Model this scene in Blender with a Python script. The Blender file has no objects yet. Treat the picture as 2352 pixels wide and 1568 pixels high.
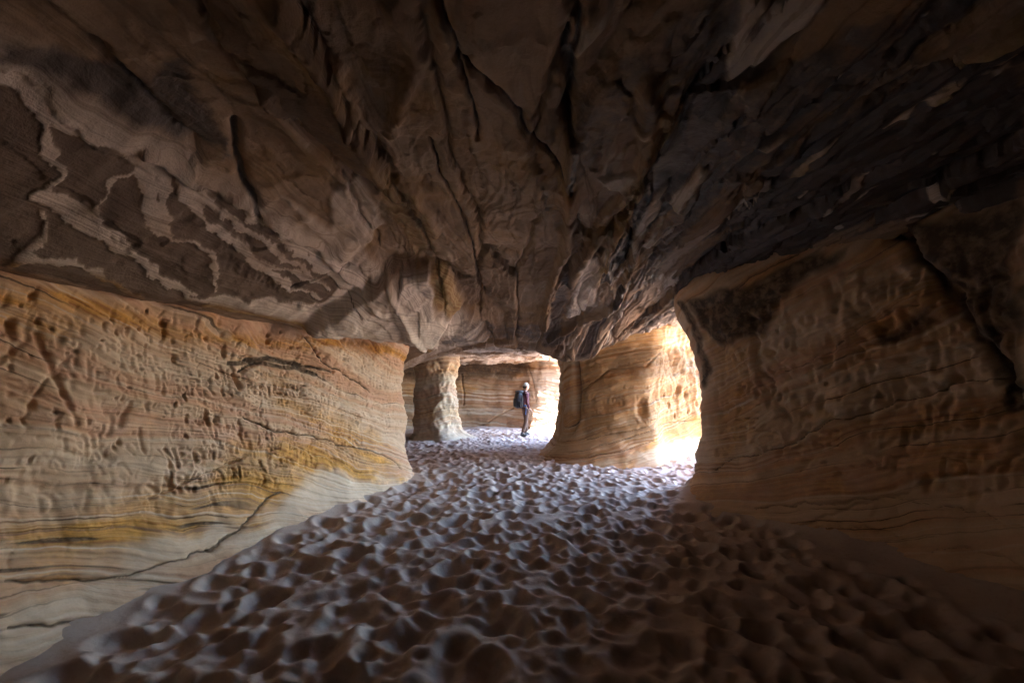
import bpy, math, random
import numpy as np
from mathutils import Vector
D2R = math.radians
# ------------------------------------------------------------------ camera, sky, sun, exposure
sc = bpy.context.scene
EYE = 1.6
FPX, CX, HY = 980.0, 1176.0, 890.0        # focal length, centre column and horizon row in a 2352 px wide frame
cam_d = bpy.data.cameras.new('camera'); cam = bpy.data.objects.new('camera', cam_d)
sc.collection.objects.link(cam); sc.camera = cam
cam.location = (0, 0, EYE); cam.rotation_euler = (D2R(90), 0, 0)
cam_d.sensor_width = 36; cam_d.lens = 36*FPX/2352; cam_d.shift_y = (HY-784)/2352
cam_d.clip_start = .05; cam_d.clip_end = 3000
w = bpy.data.worlds.new('World'); sc.world = w; w.use_nodes = True
nt = w.node_tree; bg = nt.nodes['Background']
sky = nt.nodes.new('ShaderNodeTexSky'); sky.sky_type = 'NISHITA'; sky.sun_disc = False
SUN_EL, SUN_AZ = 71, 136                    # azimuth from +Y towards +X
sky.sun_elevation = D2R(SUN_EL); sky.sun_rotation = D2R(SUN_AZ); sky.dust_density = .4; sky.ozone_density = 3; sky.air_density = 1.2
nt.links.new(sky.outputs[0], bg.inputs[0]); bg.inputs[1].default_value = .15
sd = bpy.data.lights.new('sun', 'SUN'); so = bpy.data.objects.new('sun', sd); sc.collection.objects.link(so)
sd.energy = 2.0; sd.angle = D2R(.5); sd.color = (1, .93, .84)
e, a = D2R(SUN_EL), D2R(SUN_AZ)
so.rotation_euler = Vector((math.cos(e)*math.sin(a), math.cos(e)*math.cos(a), math.sin(e))).to_track_quat('Z', 'Y').to_euler()
so.location = (30, 10, 40)
sc.view_settings.view_transform = 'Standard'; sc.view_settings.look = 'None'
sc.view_settings.exposure = 5.05; sc.view_settings.gamma = 1
sc.cycles.use_denoising = True; sc.cycles.use_adaptive_sampling = False
sc.cycles.max_bounces = 9; sc.cycles.diffuse_bounces = 3; sc.cycles.sample_clamp_indirect = 0
sc.render.engine = 'CYCLES'

# ------------------------------------------------------------------ noise
_r = np.random.RandomState(7)
PERM = _r.permutation(512).astype(np.int32); PERM = np.concatenate([PERM, PERM, PERM])
ANG = _r.rand(512)*2*np.pi; GX, GY = np.cos(ANG).astype('f4'), np.sin(ANG).astype('f4')
def perlin(x, y, seed=0):
    x = np.asarray(x, 'f4'); y = np.asarray(y, 'f4')
    xi = np.floor(x).astype(np.int32); yi = np.floor(y).astype(np.int32)
    fx = x-xi; fy = y-yi
    ux = fx*fx*fx*(fx*(fx*6-15)+10); uy = fy*fy*fy*(fy*(fy*6-15)+10)
    xi = (xi+seed*37) & 511; yi = (yi+seed*91) & 511
    def g(ix, iy, dx, dy):
        h = PERM[PERM[ix & 511]+(iy & 511)] & 511
        return GX[h]*dx+GY[h]*dy
    a0 = g(xi, yi, fx, fy); b0 = g(xi+1, yi, fx-1, fy)
    c0 = g(xi, yi+1, fx, fy-1); d0 = g(xi+1, yi+1, fx-1, fy-1)
    return 1.5*((a0+(b0-a0)*ux)*(1-uy)+(c0+(d0-c0)*ux)*uy)
def fbm(x, y, o=4, seed=0, gain=.5, lac=2.03):
    s = 0; am = 1
    for k in range(o):
        s = s+am*perlin(x, y, seed+k*3); x = x*lac; y = y*lac; am *= gain
    return s
def ridged(x, y, o=3, seed=0):
    s = 0; am = 1
    for k in range(o):
        s = s+am*(1-2*np.abs(perlin(x, y, seed+k*5))); x = x*2.1; y = y*2.1; am *= .5
    return s
def cells(x, y, seed=0):
    """nearest jittered seed: a random value per cell, offsets from the seed, distance to the border"""
    xi, yi = np.floor(x).astype(np.int32), np.floor(y).astype(np.int32)
    d1 = np.full(x.shape, 9.); d2 = np.full(x.shape, 9.); v = np.zeros(x.shape); ox = np.zeros(x.shape); oy = np.zeros(x.shape)
    for i in (-1, 0, 1):
        for j in (-1, 0, 1):
            h = PERM[PERM[(xi+i+seed*17) & 511]+((yi+j+seed*31) & 511)] & 511
            px, py = xi+i+.5+.45*GX[h], yi+j+.5+.45*GY[h]
            d = np.hypot(x-px, y-py); m = d < d1
            d2 = np.where(m, d1, np.minimum(d2, d)); v = np.where(m, h/512., v); ox = np.where(m, x-px, ox); oy = np.where(m, y-py, oy); d1 = np.where(m, d, d1)
    return v, ox, oy, d2-d1
def sstep(a, b, x):
    t = np.clip((x-a)/(b-a), 0, 1); return t*t*(3-2*t)
def terrace(h, n, sharp=.12):
    q = h*n; f = np.floor(q); r = q-f
    return (f+sstep(1-sharp, 1, r)+.12*r)/n
# ------------------------------------------------------------------ grids of points that features are stamped into
class Grid:
    """separable grid: a (rows) by b (columns); fields are 2-D arrays [a, b]"""
    def __init__(s, a, b):
        s.a, s.b = np.asarray(a, 'f8'), np.asarray(b, 'f8')
        s.A, s.B = np.meshgrid(s.a, s.b, indexing='ij')
        s.WA, s.WB = s.A, s.B
    def warp(s, amp, freq, seed, fine=True):
        s.WA = s.A+amp*fbm(s.A*freq, s.B*freq, 4, seed); s.WB = s.B+amp*fbm(s.A*freq, s.B*freq, 4, seed+11)
    def win(s, a0, a1, b0, b1):
        i0, i1 = np.searchsorted(s.a, [a0, a1]); j0, j1 = np.searchsorted(s.b, [b0, b1])
        return slice(max(i0-1, 0), i1+1), slice(max(j0-1, 0), j1+1)
    def line(s, F, pts, wd, depth, mode='max', sharp=2, pad=0, w1=None):
        """groove or ridge along a polyline, width wd (to w1 at its end)"""
        n = len(pts)-1
        for k in range(n):
            (a0, b0), (a1, b1) = pts[k], pts[k+1]
            ww = wd if w1 is None else wd+(w1-wd)*(k+.5)/n
            m = ww*2.6+pad
            W = s.win(min(a0, a1)-m, max(a0, a1)+m, min(b0, b1)-m, max(b0, b1)+m)
            A, B = s.WA[W], s.WB[W]
            if A.size == 0: continue
            da, db = a1-a0, b1-b0; L = da*da+db*db+1e-12
            t = np.clip(((A-a0)*da+(B-b0)*db)/L, 0, 1)
            d = np.hypot(A-a0-t*da, B-b0-t*db)
            v = depth*np.exp(-(d/ww)**sharp)
            F[W] = np.maximum(F[W], v) if depth > 0 else np.minimum(F[W], v)
    def poly(s, F, pts, val=1., soft=.02, pad=.15):
        """filled polygon with a soft edge"""
        P = np.array(pts)
        W = s.win(P[:, 0].min()-pad, P[:, 0].max()+pad, P[:, 1].min()-pad, P[:, 1].max()+pad)
        A, B = s.WA[W], s.WB[W]
        if A.size == 0: return
        ins = np.zeros(A.shape, bool); d = np.full(A.shape, 9.)
        for k in range(len(P)):
            a0, b0 = P[k]; a1, b1 = P[(k+1) % len(P)]
            c = ((b0 > B) != (b1 > B)) & (A < (a1-a0)*(B-b0)/(b1-b0+1e-12)+a0)
            ins ^= c
            da, db = a1-a0, b1-b0
            t = np.clip(((A-a0)*da+(B-b0)*db)/(da*da+db*db+1e-12), 0, 1)
            d = np.minimum(d, np.hypot(A-a0-t*da, B-b0-t*db))
        sd_ = np.where(ins, d, -d)
        F[W] = np.maximum(F[W], val*sstep(-soft, soft, sd_))
# stroke letters in a unit box
FONT = {'A': [[(0,0),(.4,1),(.8,0)],[(.15,.4),(.65,.4)]], 'B': [[(0,0),(0,1),(.5,.95),(.6,.75),(.45,.55),(0,.5)],[(.45,.55),(.7,.3),(.5,.03),(0,0)]],
 'C': [[(.7,.85),(.4,1),(.1,.8),(0,.5),(.1,.2),(.4,0),(.7,.15)]], 'D': [[(0,0),(0,1),(.4,.95),(.7,.7),(.7,.3),(.4,.05),(0,0)]],
 'E': [[(.6,1),(0,1),(0,0),(.6,0)],[(0,.5),(.5,.5)]], 'F': [[(.6,1),(0,1),(0,0)],[(0,.5),(.5,.5)]], 'H': [[(0,0),(0,1)],[(.6,0),(.6,1)],[(0,.5),(.6,.5)]],
 'I': [[(.1,0),(.1,1)]], 'J': [[(.5,1),(.5,.2),(.3,0),(.05,.15)]], 'K': [[(0,0),(0,1)],[(.6,1),(0,.45),(.65,0)]], 'L': [[(0,1),(0,0),(.55,0)]],
 'M': [[(0,0),(.05,1),(.4,.35),(.75,1),(.8,0)]], 'N': [[(0,0),(0,1),(.6,0),(.6,1)]], 'O': [[(.35,1),(.05,.75),(.05,.25),(.35,0),(.65,.25),(.65,.75),(.35,1)]],
 'P': [[(0,0),(0,1),(.45,1),(.65,.75),(.45,.5),(0,.45)]], 'R': [[(0,0),(0,1),(.45,1),(.6,.75),(.45,.52),(0,.5)],[(.3,.5),(.65,0)]],
 'S': [[(.6,.85),(.35,1),(.08,.8),(.2,.58),(.5,.42),(.6,.2),(.3,0),(.02,.15)]], 'T': [[(0,1),(.7,1)],[(.35,1),(.35,0)]],
 'U': [[(0,1),(.02,.2),(.3,0),(.58,.2),(.6,1)]], 'V': [[(0,1),(.35,0),(.7,1)]], 'W': [[(0,1),(.2,0),(.42,.7),(.62,0),(.85,1)]],
 'X': [[(0,0),(.65,1)],[(0,1),(.65,0)]], 'Y': [[(0,1),(.33,.5),(.66,1)],[(.33,.5),(.33,0)]], 'Z': [[(0,1),(.6,1),(0,0),(.6,0)]],
 '&': [[(.7,0),(.15,.75),(.3,1),(.45,.8),(.05,.3),(.2,0),(.7,.4)]], '1': [[(.1,.8),(.25,1),(.25,0)]], '2': [[(.05,.8),(.3,1),(.55,.8),(.05,0),(.6,0)]],
 '7': [[(0,1),(.6,1),(.2,0)]], '8': [[(.3,.5),(.08,.75),(.3,1),(.52,.75),(.3,.5),(.05,.25),(.3,0),(.58,.25),(.3,.5)]],
 '0': [[(.3,1),(.05,.75),(.05,.25),(.3,0),(.55,.25),(.55,.75),(.3,1)]], '4': [[(.45,0),(.45,1),(0,.3),(.65,.3)]], '+': [[(.3,.1),(.3,.9)],[(0,.5),(.6,.5)]], '=': [[(0,.4),(.6,.4)]]}
def carve(G, F, text, org, right, up, h, wd, depth, rnd, jit=.06, gap=.92):
    """cut letters along direction right with height direction up (both in grid coordinates a, b)"""
    x = 0
    for ch in text:
        if ch in FONT:
            sk = rnd.uniform(-.1, .1); hs = h*rnd.uniform(.88, 1.1)
            for st in FONT[ch]:
                pts = []
                for px, py in st:
                    X = x+(px+sk*py+rnd.uniform(-jit, jit)*.5)*h*.8; Y = (py+rnd.uniform(-jit, jit)*.5)*hs
                    pts.append((org[0]+right[0]*X+up[0]*Y, org[1]+right[1]*X+up[1]*Y))
                G.line(F, pts, wd*rnd.uniform(.8, 1.25), depth*rnd.uniform(.7, 1.1))
        x += h*gap*rnd.uniform(.85, 1.05) if ch not in 'I1' else h*.45
    return x

# ------------------------------------------------------------------ materials
def N(t, typ, **kw):
    n = t.nodes.new(typ)
    for k, v in kw.items():
        if k in n.inputs if isinstance(k, str) else False: n.inputs[k].default_value = v
        elif hasattr(n, k): setattr(n, k, v)
    return n
def ramp(t, stops, fac, interp='LINEAR'):
    r = t.nodes.new('ShaderNodeValToRGB'); cr = r.color_ramp; cr.interpolation = interp
    while len(cr.elements) > 1: cr.elements.remove(cr.elements[-1])
    cr.elements[0].position = stops[0][0]; cr.elements[0].color = (*stops[0][1], 1)
    for p, c in stops[1:]:
        el = cr.elements.new(p); el.color = (*c, 1)
    t.links.new(fac, r.inputs[0]); return r.outputs[0]
def math_(t, op, a, b=None, c=None):
    m = t.nodes.new('ShaderNodeMath'); m.operation = op
    for i, v in enumerate((a, b, c)):
        if v is None: continue
        if isinstance(v, (int, float)): m.inputs[i].default_value = v
        else: t.links.new(v, m.inputs[i])
    return m.outputs[0]
def mixc(t, f, a, b, mode='MIX'):
    m = t.nodes.new('ShaderNodeMix'); m.data_type = 'RGBA'; m.blend_type = mode
    for i, v in ((0, f), (6, a), (7, b)):
        if isinstance(v, (int, float)): m.inputs[i].default_value = v
        elif isinstance(v, tuple): m.inputs[i].default_value = (*v, 1)
        else: t.links.new(v, m.inputs[i])
    return m.outputs[2]
def noise(t, vec, scale, detail=3, rough=.55, dim='3D', w_=None, dist=0):
    n = t.nodes.new('ShaderNodeTexNoise'); n.noise_dimensions = dim
    n.inputs['Scale'].default_value = scale; n.inputs['Detail'].default_value = detail; n.inputs['Roughness'].default_value = rough
    n.inputs['Distortion'].default_value = dist
    if vec is not None and dim != '1D': t.links.new(vec, n.inputs['Vector'])
    if w_ is not None: t.links.new(w_, n.inputs['W'])
    return n.outputs[0]
def attr(t, name):
    n = t.nodes.new('ShaderNodeAttribute'); n.attribute_name = name; return n.outputs['Fac']
def smooth_(t, x, a, b, lo=0., hi=1.):
    m = t.nodes.new('ShaderNodeMapRange'); m.interpolation_type = 'SMOOTHSTEP'
    m.inputs[1].default_value = a; m.inputs[2].default_value = b; m.inputs[3].default_value = lo; m.inputs[4].default_value = hi
    t.links.new(x, m.inputs[0]); return m.outputs[0]
def rock_material(name, base=(.52, .37, .25), ochre=(.50, .26, .055), pale=(.60, .51, .43), dark=(.045, .03, .022), bump=.35, lines=1.0, rough=.9, veins=.6, iron=(.34, .14, .05)):
    m = bpy.data.materials.new(name); m.use_nodes = True; t = m.node_tree
    b = t.nodes['Principled BSDF']; b.inputs['Roughness'].default_value = rough; b.inputs['Specular IOR Level'].default_value = .25
    P = t.nodes.new('ShaderNodeTexCoord').outputs['Object']
    s = attr(t, 'strat'); mo = attr(t, 'ochre'); md = attr(t, 'dark'); mp = attr(t, 'pale'); ml = attr(t, 'lined')
    n1 = noise(t, P, 1.3, 4); n2 = noise(t, P, 9, 5, .6); n3 = noise(t, P, 60, 4, .7)
    sw = math_(t, 'ADD', s, math_(t, 'MULTIPLY', math_(t, 'SUBTRACT', noise(t, P, 2.5, 5, .6), .5), .09))
    broad = noise(t, None, 3.2, 2, .5, '1D', sw)          # colour changes from bed to bed
    thin = noise(t, None, 26, 3, .6, '1D', sw)
    hair = noise(t, None, 24, 2, .5, '1D', math_(t, 'ADD', sw, 7.3))
    mean = tuple(.5*(base[i]+pale[i]) for i in range(3))
    pink = (base[0]*.95, base[1]*.8, base[2]*.78)
    col = ramp(t, [(.25, mean), (.34, base), (.42, mean), (.5, base), (.6, pink), (.72, mean)], broad)
    of = math_(t, 'MULTIPLY', smooth_(t, broad, .42, .62), smooth_(t, n1, .40, .66))
    of = math_(t, 'MAXIMUM', math_(t, 'MULTIPLY', of, veins), math_(t, 'MULTIPLY', mo, smooth_(t, math_(t, 'ADD', thin, math_(t, 'MULTIPLY', mo, .25)), .42, .66)))
    ocol = mixc(t, smooth_(t, thin, .4, .7), ochre, iron)
    ocol = mixc(t, smooth_(t, n2, .45, .7), ocol, tuple(min(1, c*1.25) for c in ochre))
    col = mixc(t, of, col, ocol)
    lv = math_(t, 'MULTIPLY', math_(t, 'MULTIPLY', smooth_(t, thin, .58, .72), .5*lines), ml)
    col = mixc(t, lv, col, tuple(c*.5 for c in base))
    hl = math_(t, 'MULTIPLY', math_(t, 'MULTIPLY', smooth_(t, thin, .42, .30), .5*lines), ml)
    col = mixc(t, hl, col, pale)
    hd = math_(t, 'MULTIPLY', math_(t, 'MULTIPLY', smooth_(t, hair, .66, .74), smooth_(t, n1, .42, .6)), .8*lines)
    col = mixc(t, hd, col, dark)
    col = mixc(t, math_(t, 'MULTIPLY', mp, .85), col, mixc(t, smooth_(t, thin, .4, .65), pale, mean))
    dd = smooth_(t, math_(t, 'ADD', md, math_(t, 'MULTIPLY', math_(t, 'SUBTRACT', n2, .5), .7)), .25, .75)
    dcol = mixc(t, smooth_(t, n2, .4, .65), dark, tuple(c*.35 for c in base))
    col = mixc(t, math_(t, 'MULTIPLY', dd, .92), col, dcol)
    v = math_(t, 'ADD', .72, math_(t, 'ADD', math_(t, 'MULTIPLY', n2, .32), math_(t, 'MULTIPLY', n3, .24)))
    hv = t.nodes.new('ShaderNodeHueSaturation'); t.links.new(col, hv.inputs['Color']); t.links.new(v, hv.inputs['Value'])
    t.links.new(hv.outputs[0], b.inputs['Base Color'])
    h = math_(t, 'ADD', math_(t, 'MULTIPLY', math_(t, 'MULTIPLY', thin, ml), .8*lines), math_(t, 'ADD', math_(t, 'MULTIPLY', n2, .7), math_(t, 'MULTIPLY', n3, .25)))
    bp = t.nodes.new('ShaderNodeBump'); bp.inputs['Strength'].default_value = bump; bp.inputs['Distance'].default_value = .02
    t.links.new(h, bp.inputs['Height']); t.links.new(bp.outputs[0], b.inputs['Normal'])
    return m
M_LEFT = rock_material('banded_sandstone', veins=.22, base=(.62, .41, .27), pale=(.70, .55, .42), ochre=(.58, .295, .08))
M_RIGHT = rock_material('brown_sandstone', base=(.64, .45, .30), ochre=(.55, .31, .10), pale=(.70, .56, .43))
M_MID = rock_material('golden_sandstone', base=(.46, .31, .18), ochre=(.50, .27, .06), pale=(.58, .47, .34))
M_FAR = rock_material('far_sandstone', veins=.3, base=(.56, .45, .33), ochre=(.50, .27, .07), pale=(.62, .53, .42))
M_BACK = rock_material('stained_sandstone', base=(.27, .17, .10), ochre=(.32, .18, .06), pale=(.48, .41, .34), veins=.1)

def ceiling_material():
    m = bpy.data.materials.new('spalled_sandstone'); m.use_nodes = True; t = m.node_tree
    b = t.nodes['Principled BSDF']; b.inputs['Roughness'].default_value = .75; b.inputs['Specular IOR Level'].default_value = .3
    P = t.nodes.new('ShaderNodeTexCoord').outputs['Object']
    s = attr(t, 'strat'); mo = attr(t, 'ochre'); md = attr(t, 'dark'); mp = attr(t, 'pale'); mb = attr(t, 'plate')
    n1 = noise(t, P, 1.5, 5, .6); n2 = noise(t, P, 8, 6, .65); n3 = noise(t, P, 70, 4, .7)
    thin = noise(t, None, 30, 2, .6, '1D', s); broad = noise(t, None, 4, 2, .5, '1D', math_(t, 'ADD', s, math_(t, 'MULTIPLY', n1, .25)))
    pale = (.70, .59, .50); brown = (.25, .18, .135); dbr = (.10, .065, .045); ochre = (.30, .165, .06)
    tn = math_(t, 'ADD', math_(t, 'MULTIPLY', attr(t, 'tint'), .7), math_(t, 'MULTIPLY', broad, .3))
    col = ramp(t, [(.2, (.13, .08, .05)), (.4, (.23, .15, .095)), (.55, (.32, .22, .15)), (.68, (.25, .16, .10)), (.85, (.46, .35, .27))], tn)
    col = mixc(t, math_(t, 'MULTIPLY', smooth_(t, thin, .55, .7), .28), col, dbr)
    col = mixc(t, math_(t, 'MULTIPLY', smooth_(t, n1, .5, .68), .5), col, ochre)
    col = mixc(t, math_(t, 'MULTIPLY', mp, .9), col, mixc(t, math_(t, 'MULTIPLY', smooth_(t, thin, .45, .65), .45), pale, (.30, .23, .18)))
    col = mixc(t, math_(t, 'MULTIPLY', mo, .8), col, mixc(t, smooth_(t, thin, .4, .6), ochre, (.44, .30, .14)))
    col = mixc(t, math_(t, 'MULTIPLY', mb, .95), col, mixc(t, n2, (.14, .098, .074), (.20, .145, .112)))
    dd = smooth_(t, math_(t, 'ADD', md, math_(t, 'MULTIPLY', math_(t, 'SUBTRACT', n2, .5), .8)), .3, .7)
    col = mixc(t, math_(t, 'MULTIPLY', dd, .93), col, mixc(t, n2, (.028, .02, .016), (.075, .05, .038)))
    v = math_(t, 'ADD', .66, math_(t, 'ADD', math_(t, 'MULTIPLY', n2, .4), math_(t, 'MULTIPLY', n3, .28)))
    hv = t.nodes.new('ShaderNodeHueSaturation'); t.links.new(col, hv.inputs['Color']); t.links.new(v, hv.inputs['Value'])
    t.links.new(hv.outputs[0], b.inputs['Base Color'])
    rg = smooth_(t, dd, 0, 1, .85, .5); t.links.new(rg, b.inputs['Roughness'])
    h = math_(t, 'ADD', math_(t, 'MULTIPLY', thin, .35), math_(t, 'ADD', math_(t, 'MULTIPLY', n2, .9), math_(t, 'MULTIPLY', n3, .3)))
    bp = t.nodes.new('ShaderNodeBump'); bp.inputs['Strength'].default_value = .6; bp.inputs['Distance'].default_value = .025
    t.links.new(h, bp.inputs['Height']); t.links.new(bp.outputs[0], b.inputs['Normal'])
    return m
M_CEIL = ceiling_material()
def sand_material():
    m = bpy.data.materials.new('fine_pink_sand'); m.use_nodes = True; t = m.node_tree
    b = t.nodes['Principled BSDF']; b.inputs['Roughness'].default_value = .95; b.inputs['Specular IOR Level'].default_value = .15
    P = t.nodes.new('ShaderNodeTexCoord').outputs['Object']
    n1 = noise(t, P, 2.2, 4); n2 = noise(t, P, 26, 4, .6); n3 = noise(t, P, 240, 2, .7)
    col = mixc(t, smooth_(t, n1, .35, .65), (.48, .38, .335), (.55, .445, .395))
    col = mixc(t, math_(t, 'MULTIPLY', smooth_(t, n2, .5, .75), .35), col, (.36, .25, .19))
    col = mixc(t, math_(t, 'MULTIPLY', smooth_(t, n3, .68, .75), .5), col, (.16, .1, .07))
    t.links.new(col, b.inputs['Base Color'])
    h = math_(t, 'ADD', math_(t, 'MULTIPLY', n2, .6), math_(t, 'MULTIPLY', n3, .12))
    bp = t.nodes.new('ShaderNodeBump'); bp.inputs['Strength'].default_value = .3; bp.inputs['Distance'].default_value = .02
    t.links.new(h, bp.inputs['Height']); t.links.new(bp.outputs[0], b.inputs['Normal'])
    return m
M_SAND = sand_material()

# ------------------------------------------------------------------ mesh building
def link(o, parent=None):
    sc.collection.objects.link(o)
    if parent: o.parent = parent
    return o
def tag(o, label=None, cat=None, group=None, kind=None):
    for k, v in (('label', label), ('category', cat), ('group', group), ('kind', kind)):
        if v: o[k] = v
    return o
def grid_mesh(name, P, mat, attrs=None, wrap=False, flip=False, extra=None, parent=None):
    """P [n, m, 3]; wrap closes the first index; extra = (verts, quads) appended"""
    n, m = P.shape[:2]; idx = np.arange(n*m, dtype=np.int32).reshape(n, m)
    if wrap: idx = np.vstack([idx, idx[:1]])
    q = np.stack([idx[:-1, :-1], idx[1:, :-1], idx[1:, 1:], idx[:-1, 1:]], -1).reshape(-1, 4)
    if flip: q = q[:, ::-1]
    V = P.reshape(-1, 3); nv = len(V)
    if extra is not None:
        V = np.vstack([V, extra[0]]); eq = np.asarray(extra[1], np.int32); q = np.vstack([q, eq])
    me = bpy.data.meshes.new(name)
    me.vertices.add(len(V)); me.vertices.foreach_set('co', V.astype('f4').ravel())
    me.loops.add(q.size); me.loops.foreach_set('vertex_index', np.ascontiguousarray(q, np.int32).ravel())
    me.polygons.add(len(q)); me.polygons.foreach_set('loop_start', np.arange(0, q.size, 4, dtype=np.int32))
    me.polygons.foreach_set('use_smooth', np.ones(len(q), bool))
    me.update(calc_edges=True)
    for k, F in (attrs or {}).items():
        at_ = me.attributes.new(k, 'FLOAT', 'POINT'); f = np.zeros(len(V), 'f4'); f[:nv] = np.asarray(F, 'f4').ravel()
        at_.data.foreach_set('value', f)
    me.materials.append(mat)
    return link(bpy.data.objects.new(name, me), parent)

# ------------------------------------------------------------------ the shape of the cave
def curve(ctrl, closed=True, n=60):
    """Catmull-Rom through rows of numbers"""
    C = np.array(ctrl, 'f8'); k = len(C); out = []
    for i in range(k if closed else k-1):
        p = [C[(i+j) % k] if closed else C[min(max(i+j, 0), k-1)] for j in (-1, 0, 1, 2)]
        t = np.linspace(0, 1, n, endpoint=False)[:, None]
        out.append(.5*((2*p[1])+(-p[0]+p[2])*t+(2*p[0]-5*p[1]+4*p[2]-p[3])*t*t+(-p[0]+3*p[1]-3*p[2]+p[3])*t**3))
    return np.vstack(out)
class Wall:
    """a rock mass that stands on the sand: plan loop rows (x, y, toe, top) going anticlockwise seen from above"""
    def __init__(s, ctrl, vis, ztop=4.3, res=.0034, zres=None, toe_h=.38, top_z=1.9, top_h=1.0):
        C = curve(ctrl); C2 = np.vstack([C, C[:1]])
        seg = np.hypot(*(C2[1:, :2]-C2[:-1, :2]).T); L = np.concatenate([[0], np.cumsum(seg)])
        s.L = L; s.C2 = C2; s.total = L[-1]
        us = []; u = 0.
        while u < s.total:
            x, y = np.interp(u, L, C2[:, 0]), np.interp(u, L, C2[:, 1])
            us.append(u); u += max(.010, res*math.hypot(x, y)) if vis(x, y) else .12
        zr = zres or .012
        z1 = np.arange(-.35, 3.5, zr); z = np.concatenate([z1, np.arange(3.55, ztop, .12)])
        s.G = Grid(us, z)
        s.toe_h, s.top_z, s.top_h = toe_h, top_z, top_h
        s.P0, s.Nrm = s.at(s.G.A, s.G.B)
    def at(s, U, Z):
        U = np.mod(U, s.total)
        x, y, toe, top = (np.interp(U, s.L, s.C2[:, k]) for k in range(4))
        e_ = .03
        x2, y2 = (np.interp(np.mod(U+e_, s.total), s.L, s.C2[:, k]) for k in (0, 1))
        x1, y1 = (np.interp(np.mod(U-e_, s.total), s.L, s.C2[:, k]) for k in (0, 1))
        tx, ty = x2-x1, y2-y1; l = np.hypot(tx, ty)+1e-9; nx, ny = ty/l, -tx/l       # outward for anticlockwise loops
        d = toe*np.exp(-np.clip(Z, -.05, 9)/s.toe_h)+top*sstep(0, 1, (Z-s.top_z)/s.top_h)
        return np.stack([x+nx*d, y+ny*d, Z], -1), np.stack([nx, ny], -1)
    def pick(s, px, py):
        """the (u, z) of the wall seen at a pixel of the photograph"""
        if not hasattr(s, '_pp'):
            P = s.P0[::2, ::2]; Nn = s.Nrm[::2, ::2]
            ok = (P[..., 1] > .4) & ((Nn*P[..., :2]).sum(-1) < 0)
            yy = np.maximum(P[..., 1], .4)
            s._px = np.where(ok, CX+FPX*P[..., 0]/yy, 1e6); s._py = HY-FPX*(P[..., 2]-EYE)/yy; s._pp = 1
        k = np.argmin((s._px-px)**2+(s._py-py)**2); i, j = np.unravel_index(k, s._px.shape)
        return s.G.A[::2, ::2][i, j], s.G.B[::2, ::2][i, j]
    def picks(s, pts): return [s.pick(*p) for p in pts]
    def build(s, name, mat, Dp, attrs):
        P = s.P0.copy(); P[..., 0] += s.Nrm[..., 0]*Dp; P[..., 1] += s.Nrm[..., 1]*Dp
        return grid_mesh(name, P, mat, attrs, wrap=True)
def bedding(W, seed, tilt, D, warp=.10, amp=.012, fu=.45, fz=.8):
    """bedding height of each wall point and the relief weathering gives it"""
    U, Z = W.G.A, W.G.B
    s = Z+tilt(U)+warp*fbm(U*fu, Z*fz, 3, seed)+.02*fbm(U*2, Z*3, 3, seed+4)
    D += .09*fbm(U*.55, Z*.7, 3, seed+1)+.028*fbm(U*2.2, Z*2.6, 4, seed+2)
    D += amp*fbm(s*9, U*.35, 3, seed+3)+.4*amp*fbm(s*34, U*.9, 2, seed+5)
    return s
def pits(G, D, rnd, n, urange, zrange, r=(.015, .05), depth=(.01, .03), el=(1, 2.4)):
    for _ in range(n):
        u, z = rnd.uniform(*urange), rnd.uniform(*zrange); rr = rnd.uniform(*r); dp = rnd.uniform(*depth); k = rnd.uniform(*el)
        W = G.win(u-3*rr, u+3*rr, z-3*rr*k, z+3*rr*k)
        if G.A[W].size: D[W] -= dp*np.exp(-(((G.A[W]-u)/rr)**2+((G.B[W]-z)/(rr*k))**2)**1.5)
WORDS = 'MIKE SARA JT BILL AMY DAN KATE LH RON JOE ANN TIM 87 MAX ROY LEE KIM PAT BH MEL SUE AJ TOM VAL JR KEN 74 DEE EV LOU CK NED IAN RH ZED'.split()
def graffiti(W, D, rnd, rows, ur, rev=False, hh=(.06, .14), dens=1., slant=0.):
    """rows of old carved initials weathered soft"""
    G = W.G
    for z in rows:
        u = ur[0]
        while u < ur[1]:
            wd = rnd.choice(WORDS); h = rnd.uniform(*hh)
            if rnd.random() < dens:
                uu = u+(h*len(wd) if rev else 0)
                r = (-1, slant) if rev else (1, slant)
                carve(G, CV[W], wd, (uu, z+rnd.uniform(-.06, .06)), r, (rnd.uniform(-.1, .1), 1), h, rnd.uniform(.08, .12)*h+.003, rnd.uniform(.08, .16)*h+.003, rnd, jit=.12)
            u += h*(len(wd)+rnd.uniform(.3, 1.6))
CV = {}
def scratches(G, F, rnd, n, ur, zr, ln=(.025, .09)):
    """short worn tool marks, mostly upright"""
    for _ in range(n):
        u, z = rnd.uniform(*ur), rnd.uniform(*zr); l = rnd.uniform(*ln); th = rnd.gauss(1.5, .35); k = rnd.uniform(-.25, .25)*l
        pts = [(u, z), (u+.5*l*math.cos(th)+k*math.sin(th), z+.5*l*math.sin(th)), (u+l*math.cos(th), z+l*math.sin(th))]
        G.line(F, pts, rnd.uniform(.005, .011), rnd.uniform(.005, .014))
rnd = random.Random(5)

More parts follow.
